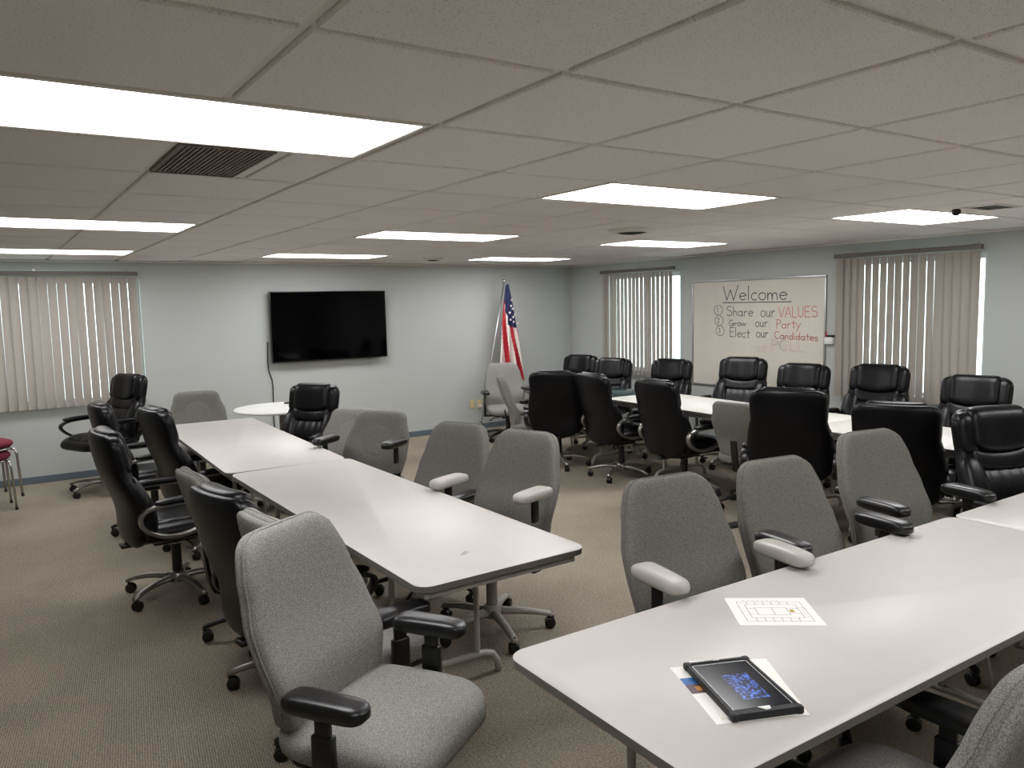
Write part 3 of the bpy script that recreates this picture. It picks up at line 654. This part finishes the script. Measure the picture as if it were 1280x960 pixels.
# ------------------------------------------------------------------ chair kit
def caster_mesh(m):
    c = MB()
    for s in (-1, 1):
        pts = []
        ring = [(.008, .021), (.024, .022), (.027, .017), (.027, .006), (.02, .004)]
        n = 14; v = []; f = []
        for y, r in ((.004, .024), (.006, .028), (.018, .028), (.022, .022), (.022, .008)):
            for k in range(n): a = 2 * math.pi * k / n; v.append((r * math.cos(a), s * y, .0282 + r * math.sin(a)))
        for i in range(4):
            for k in range(n): f.append((i * n + k, i * n + (k + 1) % n, (i + 1) * n + (k + 1) % n, (i + 1) * n + k))
        f += [tuple(range(n)), tuple(4 * n + k for k in range(n))]; c.add(v, f)
    c.bbox(-.014, .02, -.004, .004, .02, .062, .002, 1); c.tube([(.012, 0, .05), (.012, 0, .085)], .007, 8)
    return c.mesh('caster', m, auto=45)
def leg_mesh(m, arch, r=.31):
    P = []; prof = [(.6, 1), (-.6, 1), (-1, .2), (-.8, -.8), (.8, -.8), (1, .2)]
    pts = []; rs = []
    for k in range(9):
        t = k / 8; x = .03 + (r + .012 - .03) * t
        pts.append((x, 0, .105 + arch * math.sin(t * math.pi * .9) - .028 * t - .01 * t ** 3)); rs.append(.026 - .010 * t)
    V = []
    for p, q in zip(pts, rs):
        for u in ((-.8, -.7), (.8, -.7), (1, 0), (.55, .75), (-.55, .75), (-1, 0)): V.append((p[0], u[0] * q, p[2] + u[1] * q * .85))
    F = [tuple(range(5, -1, -1)), tuple(48 + k for k in range(6))]
    for i in range(8):
        for k in range(6): F.append((i * 6 + k, i * 6 + (k + 1) % 6, (i + 1) * 6 + (k + 1) % 6, (i + 1) * 6 + k))
    return MB().add(V, F).mesh('base_leg', m, True)
KIT = {}
def kit(key, fn):
    if key not in KIT: KIT[key] = fn()
    return KIT[key]
def swivel_base(root, m, phi, dz, arch):
    r = .31
    link('base_hub', kit(('hub', m), lambda: MB().lathe([(.03, .07), (.05, .078), (.052, .11), (.045, .13), (.033, .14), (.03, .14)], 18).mesh('hub', m, auto=45)), root)
    lm = kit(('leg', m), lambda: leg_mesh(m, arch, r)); cm = kit('caster', lambda: caster_mesh('plastic_black'))
    for k in range(5):
        l = link('base_leg', lm, root, (0, 0, 0), (0, 0, phi + k * 2 * math.pi / 5))
        link('caster', cm, l, (r - .012, 0, 0), (0, 0, random.uniform(-1.5, 1.5)) if False else (0, 0, 0))
    g = link('gas_column', kit(('col', m == 'base_grey'), lambda: MB().lathe([(.029, .1), (.029, .3), (.02, .302)], 16).mesh('col', 'base_grey' if m == 'base_grey' else 'plastic_black', auto=45)), root)
    link('lift_rod', kit('rod', lambda: MB().lathe([(.0145, .17), (.0145, .40)], 12).mesh('rod', 'chrome', auto=45)), g, (0, 0, dz))

# --- executive chair (local +y = facing, seat top about .49, back top at z 1.03)
EX_W = [(.37, .20), (.46, .25), (.56, .272), (.68, .274), (.76, .262), (.81, .246), (.87, .25), (.95, .252), (1.03, .245)]
def ex_c(x, z): return -.235 - .20 * (z - .42) + .035 * math.exp(-((z - .58) / .14) ** 2) + .55 * x * x
def ex_parts():
    P = {}
    back = MB().cushion(lambda z: ipl(EX_W, z), .37, 1.03, .115, lambda x, z: ex_c(x, z) - .025, p=6, q=3, r=.075, nu=18, nv=26, back=.75)
    P['backrest'] = back.mesh('backrest', 'leather_back', True)
    P['head'] = MB().cushion(lambda z: .178, .795, 1.045, .12, lambda x, z: ex_c(x, z) + .018 + .1 * (abs(x)) * .3, p=5, q=2.8, r=.04, nu=16, nv=16, m=lambda a, b, c: (a, c, b + .035 * (a / .17) ** 2 * max(0, min(1, (1.0 - b) / .2)))).mesh('head', 'leather', True)
    P['lumbar'] = MB().cushion(lambda z: .19, .70, .82, .085, lambda x, z: ex_c(x, z) + .018, p=3, q=2.2, r=.03, nu=12, nv=10, m=lambda a, b, c: (a, c, b + .03 * (a / .19) ** 2)).mesh('lumbar', 'leather', True)
    P['panel'] = MB().cushion(lambda z: .18, .44, .74, .10, lambda x, z: ex_c(x, z) + .012 + .0022 * math.cos(x * 95), p=4, q=2.4, r=.04, nu=28, nv=14).mesh('panel', 'leather', True)
    for s in (-1, 1):
        P['wing%d' % s] = MB().cushion(lambda z: .056 + .022 * math.sin(max(0, min(1, (z - .42) / .36)) * math.pi), .42, .80, .10, lambda x, z, s=s: ex_c(.22, z) + .012, p=3, q=2.2, r=.05, nu=10, nv=14, xc=s * .205).mesh('wing', 'leather', True)
        P['ear%d' % s] = MB().cushion(lambda z: .062, .80, 1.022, .095, lambda x, z: ex_c(.2, z) - .002, p=4, q=2.6, r=.05, nu=10, nv=14, xc=s * .185).mesh('ear', 'leather', True)
    sm = lambda a, b, c: (a, b, c)
    P['seat'] = MB().cushion(lambda y: .255 - .03 * max(0, -y), -.25, .27, .12, lambda x, y: .445 - (.07 * ((y - .12) / .15) ** 2 * .4 if y > .12 else 0), p=5, q=2.6, r=.08, nu=16, nv=16, m=sm).mesh('seat', 'leather', True)
    P['pad'] = MB().cushion(lambda y: .195, -.2, .235, .07, lambda x, y: .488 + .004 * math.cos(y * 60) * math.cos(x * 50) - (.05 * ((y - .12) / .12) ** 2 * .5 if y > .12 else 0), p=4, q=2.4, r=.06, nu=18, nv=18, m=sm).mesh('seat_pad', 'leather', True)
    P['mech'] = MB().bbox(-.09, .09, -.14, .10, .345, .395, .012).bbox(-.035, .035, -.30, -.1, .35, .375, .008).tube([(.08, .02, .37), (.2, .03, .365), (.24, .03, .36)], .006, 6).mesh('mech', 'plastic_black', auto=45)
    for s in (-1, 1):
        # closed loop arm: rear lower - up - top rail - front - down
        X = s * .298
        loop = [(a_, b_, c_ - .045 * max(0, min(1, (c_ - .44) / .2))) for a_, b_, c_ in [(X * .97, -.17, .47), (X, -.235, .53), (X, -.25, .60), (X, -.22, .655), (X, -.13, .672), (X, .02, .675), (X, .13, .668), (X, .195, .64), (X, .20, .60), (X, .16, .545), (X, .08, .48), (X * .97, .0, .445), (X * .96, -.09, .44)]]
        # smooth by subdivision (closed Chaikin)
        for _ in range(2):
            q = []
            for k in range(len(loop)):
                a, b = Vector(loop[k]), Vector(loop[(k + 1) % len(loop)]); q += [a * .75 + b * .25, a * .25 + b * .75]
            loop = q
        prof = [(.9, .42), (.6, .5), (-.6, .5), (-.9, .42), (-1, 0), (-.9, -.42), (-.6, -.5), (.6, -.5), (.9, -.42), (1, 0)]
        P['armloop%d' % s] = (loop, prof)
        P['armpad%d' % s] = MB().cushion(lambda y: .033, -.17, .17, .04, lambda x, y: .645 - .25 * y * y * .6, p=4, q=2.2, r=.03, nu=8, nv=14, m=sm, xc=X).mesh('arm_pad', 'leather', True)
    return P
def arm_mesh(arm_m, s):
    loop, prof = kit('ex', ex_parts)['armloop%d' % s]
    return MB().tube(loop, .022, prof=prof, closed=True, up=(1, 0, 0)).mesh('armrest', arm_m, auto=60)
def executive(label, x, y, face, dz=0, arms='silver', base='silver', phi=None, arm_dz=0, group='black leather executive chairs'):
    t = thing('executive_chair', label, 'chair', (x, y, 0), math.radians(face - 90), group); P = kit('ex', ex_parts); D = (0, 0, dz)
    swivel_base(t, base, random.uniform(0, 1.2) if phi is None else phi, dz, .018)
    link('tilt_mechanism', P['mech'], t, D)
    st = link('seat', P['seat'], t, D); link('seat_pad', P['pad'], st)
    b = link('backrest', P['backrest'], t, D)
    link('head_cushion', P['head'], b); link('lumbar_cushion', P['lumbar'], b); link('back_panel', P['panel'], b)
    for s in (-1, 1):
        link('side_bolster', P['wing%d' % s], b); link('head_bolster', P['ear%d' % s], b)
        a = link('armrest', kit(('arm', arms, s), lambda: arm_mesh(arms, s)), t, (0, 0, dz + arm_dz)); link('arm_pad', P['armpad%d' % s], a)
    return t
EX_TOP = (-.345, 1.035)

# --- grey task chair
TK_W = [(.44, .20), (.52, .235), (.64, .255), (.74, .25), (.86, .222), (.96, .195), (1.0, .185)]
def tk_c(x, z): return -.215 - .27 * (z - .5) + .03 * math.exp(-((z - .6) / .1) ** 2) + .6 * x * x
def tk_parts(fab):
    P = {}; sm = lambda a, b, c: (a, b, c)
    P['backrest'] = MB().cushion(lambda z: ipl(TK_W, z), .44, 1.0, .075, tk_c, p=7, q=3.2, r=.07, nu=18, nv=24).mesh('backrest', fab, True)
    P['shell'] = MB().cushion(lambda z: ipl(TK_W, z) - .006, .446, .994, .05, lambda x, z: tk_c(x, z) - .028, p=8, q=3.4, r=.066, nu=16, nv=20).mesh('back_cover', fab, True)
    out = []
    for k in range(25): z = .44 + .56 * k / 24; out.append(z)
    loop = []
    def hw(z):
        w = ipl(TK_W, z); d = min(z - .44, 1.0 - z)
        return w - (.07 - math.sqrt(max(0, .07 ** 2 - (.07 - d) ** 2)) if d < .07 else 0)
    zs = [.72 + .28 * math.sin((k / 30 - .5) * math.pi) for k in range(31)]
    for z in zs: w = hw(z); loop.append((w, tk_c(w, z) - .004, z))
    for z in reversed(zs): w = hw(z); loop.append((-w, tk_c(w, z) - .004, z))
    P['piping'] = MB().tube(loop, .0035, 6, closed=True).mesh('piping', fab, True)
    P['seat'] = MB().cushion(lambda y: .25 + .012 * math.cos(y * 8), -.24, .25, .095, lambda x, y: .45 - (.05 * ((y - .1) / .15) ** 2 * .5 if y > .1 else 0) + .12 * x * x * .4, p=6, q=2.8, r=.11, nu=18, nv=18, m=sm).mesh('seat', fab, True)
    P['pan'] = MB().cushion(lambda y: .225, -.21, .2, .03, lambda x, y: .398, p=8, q=3, r=.08, nu=12, nv=12, m=sm).mesh('seat_pan', 'plastic_dark', True)
    P['mech'] = MB().bbox(-.08, .08, -.13, .10, .345, .39, .012).mesh('mech', 'plastic_black', auto=45)
    P['lever'] = MB().tube([(.07, .03, .365), (.17, .05, .36), (.22, .055, .335)], .006, 6).bbox(.205, .245, .045, .065, .325, .335, .003, 1).mesh('lever', 'plastic_black', auto=45)
    P['bar'] = MB().tube([(0, -.08, .362), (0, -.22, .36), (0, -.268, .38), (0, -.285, .44), (0, -.31, .62)], .026, prof=[(.3, 1), (-.3, 1), (-.3, -1), (.3, -1)], up=(0, 1, .0001)).mesh('bar', 'plastic_black', auto=45)
    for s in (-1, 1):
        X = s * .285
        P['post%d' % s] = MB().bbox(min(s * .06, X + s * .012), max(s * .06, X + s * .012), -.035, .03, .372, .392, .005, 1).bbox(X - .014, X + .014, -.034, .030, .372, .55, .006).mesh('arm_post', 'plastic_black', auto=45)
        P['apad%d' % s] = lambda m, X=X, s=s: MB().cushion(lambda y: .049 - .008 * (y + .12) / .26, -.125, .13, .054, lambda x, y: .667 - .1 * max(0, y) ** 2, p=4.5, q=2.7, r=.038, nu=12, nv=18, m=sm, xc=X - s * .01).mesh('arm_pad', m, True)
        P['stem%d' % s] = MB().bbox(X - .0092, X + .0092, -.025, .021, .53, .652, .004).mesh('arm_stem', 'plastic_black', auto=45)
    # embossed back for the older type (shorter, wide, with an oval pad)
    LW = lambda z: ipl([(.5, .22), (.62, .255), (.72, .25), (.86, .205), (.92, .195)], z)
    P['lowback'] = MB().cushion(LW, .47, .92, .085, tk_c, p=7, q=3.2, r=.06, nu=18, nv=20).mesh('backrest', fab, True)
    P['oval'] = MB().cushion(lambda z: .13 * math.sqrt(max(0, 1 - ((z - .72) / .115) ** 2)) + .002, .606, .834, .03, lambda x, z: tk_c(x, z) + .036, p=2, q=2, r=0, nu=14, nv=14).mesh('oval', fab, True)
    return P
def task(label, x, y, face, dz=0, pads=('plastic_black', 'plastic_black'), base='plastic_black', low=False, arms=True, fab='fabric', phi=None, arm_dz=0):
    t = thing('task_chair', label, 'chair', (x, y, 0), math.radians(face - 90), 'grey fabric task chairs'); P = kit(('tk', fab), lambda: tk_parts(fab)); D = (0, 0, dz)
    swivel_base(t, base, random.uniform(0, 1.2) if phi is None else phi, dz, .006)
    mc = link('tilt_mechanism', P['mech'], t, D); link('lever', P['lever'], mc)
    link('back_support', P['bar'], t, D)
    st = link('seat', P['seat'], t, D); link('seat_pan', P['pan'], st)
    if low:
        b = link('backrest', P['lowback'], t, D); link('oval_pad', P['oval'], b)
    else:
        b = link('backrest', P['backrest'], t, D); link('back_cover', P['shell'], b); link('piping', P['piping'], b)
    if arms:
        for s, pm in zip((-1, 1), pads):
            a = link('armrest', P['post%d' % s], t, (0, 0, dz)); link('arm_pad', kit(('apad', fab, pm, s), lambda: P['apad%d' % s](pm)), a, (0, 0, arm_dz)); link('arm_stem', P['stem%d' % s], a, (0, 0, arm_dz))
    return t
TK_TOP = (-.335, .998); LOW_TOP = (-.31, .92)
def place(px, py, ztop, face, top):
    """root position and lift so that the back's top centre lands on the ray at height ztop"""
    p = at(px, py, ztop); a = math.radians(face); f = Vector((math.cos(a), math.sin(a)))
    q = p.xy - f * top[0]; return q.x, q.y, ztop - top[1]
def ex(label, px, py, z, face, **k):
    x, y, dz = place(px, py, z, face, EX_TOP); return executive(label, x, y, face, dz, **k)
def tk(label, px, py, z, face, **k):
    x, y, dz = place(px, py, z, face, LOW_TOP if k.get('low') else TK_TOP); return task(label, x, y, face, dz, **k)

BK = 'plastic_black'; GY = 'plastic_grey'
# left of the long tables
ex('black leather chair with silver arms pulled back at the seam of the long tables', 128, 538, 1.02, 4, phi=.2)
ex('black leather chair standing between the wall chair and the silver armed one at the seam', 122, 504, 1.01, 2, base='plastic_black')
ex('black leather chair pushed up to the far left long table', 190, 510, 1.03, 8, arm_dz=-.04)
ex('black leather chair turned away from the tables in front of the wide blind', 163, 468, 1.075, 205, arms='plastic_black', phi=.5)
ex('black leather chair with worn seams between two grey chairs at the long table', 272, 612, .94, 12, arms='plastic_black')
tk('grey fabric chair seen edge on behind the black chair with worn seams', 240, 588, .902, 4, arms=False)
tk('grey fabric chair mostly hidden behind the big swivelled grey chair', 332, 643, .98, 8, phi=.4, arm_dz=-.035)
tk('large grey fabric chair swivelled away from the table with black arm pads', 354, 654, 1.03, -57, phi=.3, arm_dz=-.045)
# right of the long tables
tk('grey chair almost hidden behind the grey chair with an oval back pad', 444, 510, .875, 215, low=True, arms=False)
tk('grey chair with an oval back pad at the right side of the long tables', 478, 513, .93, 214, low=True, fab='fabric_dark', arm_dz=.08)
tk('grey chair with black arm pads beside the grey chair with an oval back pad', 576, 529, .957, 203, fab='fabric_dark', arm_dz=-.02, phi=.6)
tk('grey chair with pale grey arm pads and pale base near the paper scrap', 660, 539, .99, 198, pads=(GY, GY), base='base_grey', fab='fabric_dark', phi=.1, arm_dz=.09)
tk('grey chair with an oval back pad at the head of the long tables', 245, 489, .92, 262, low=True, fab='fabric_dark', arms=False)
ex('black leather chair beside the white round table', 394, 480, 1.0, 215, arms='plastic_black')
# near table
tk('grey chair with pale grey arm pads at the end of the tablet table', 832, 596, .997, 262, pads=(GY, GY), base='base_grey', fab='fabric_dark', arm_dz=.083)
tk('grey chair with black arm pads between two grey chairs at the tablet table', 967, 574, .98, 262, fab='fabric_dark', arm_dz=.095, phi=.9)
tk('grey chair with black arm pads between a grey and a black chair', 1085, 539, 1.01, 260, fab='fabric_dark', arm_dz=.065)
ex('black leather chair facing the empty grey table with bunched head cushion', 1238, 509, 1.06, 250, arms='plastic_black', arm_dz=-.05)
task('grey fabric chair with its back turned, drawn up to the tablet table', 1.72, .985, 92, -.03, phi=1.0, arm_dz=-.045)
# backs turned, near side of the white tables
ex('black leather chair seen from straight behind next to the dark teal table', 692, 464, 1.01, 46, arms='plastic_black')
ex('black leather chair at the joint of the teal and white tables', 738, 467, 1.015, -6)
ex('black leather chair with its back turned at the white table end near the teal one', 818, 475, 1.01, -2)
tk('low grey chair without arms between black chairs at the white table', 917, 503, .885, 4, low=True, arms=False, fab='fabric_dark')
ex('black leather chair with its back turned beside the low grey chair', 985, 486, 1.075, 30, arms='plastic_black', arm_dz=-.04)
ex('black leather chair with its back turned behind the black padded grey chair', 1120, 504, 1.025, 24, arms='plastic_black')
# wall side of the white tables
for lb, px, py, z, fc in (
    ('black leather chair in the corner beyond the dark teal table', 727, 444, .99, 200), ('black leather chair by the dark teal table under the corner blind', 767, 448, 1.0, 200),
    ('black leather chair against the gap between corner blind and whiteboard', 841, 449, 1.02, 195), ('black leather chair in front of the left half of the whiteboard', 930, 447, 1.07, 200),
    ('black leather chair in front of the right half of the whiteboard', 1006, 455, 1.05, 192), ('black leather chair in front of the blind right of the whiteboard', 1101, 456, 1.075, 190),
    ('black leather chair under the flat turned slats of the right blind', 1222, 470, 1.035, 190)):
    ex(lb, px, py, z, fc, arms='plastic_black')
# flag corner
tk('grey chair facing into the room under the flag', 628, 454, .925, 246)
tk('grey chair seen from its side in front of the chair under the flag', 627, 470, .875, 330)

# ------------------------------------------------------------------ stacked red stools at the left edge
def stool(label, x, y, z, rz):
    t = thing('stacking_stool', label, 'stool', (x, y, z), rz, 'red stacking stools')
    link('seat', MB().cushion(lambda b: .165, -.165, .165, .09, lambda a, b: .468, p=3, q=2.2, r=.14, nu=14, nv=14, m=lambda a, b, c: (a, b, c)).mesh('seat', 'red_fabric', True), t)
    link('seat_ring', MB().tube([(.15 * math.cos(k * math.pi / 12), .15 * math.sin(k * math.pi / 12), .425) for k in range(24)], .011, 8, closed=True).mesh('ring', 'chrome', True), t)
    for k in range(4):
        a = k * math.pi / 2 + math.pi / 4; c, s = math.cos(a), math.sin(a)
        l = link('leg', MB().tube([(.145 * c, .145 * s, .425), (.19 * c, .19 * s, .418), (.205 * c, .205 * s, .38), (.225 * c, .225 * s, .012)], .0105, 8).mesh('leg', 'chrome', True), t)
        link('foot', MB().lathe([(.013, 0), (.013, .02), (.011, .024)], 10, (.226 * c, .226 * s, 0)).mesh('foot', 'plastic_black', auto=45), l)
stool('red cushioned stool with chrome legs, bottom of the stack', -.06, 8.05, 0, .1)
stool('red cushioned stool on top of the stack by the wide blind', -.04, 8.05, .10, .38)
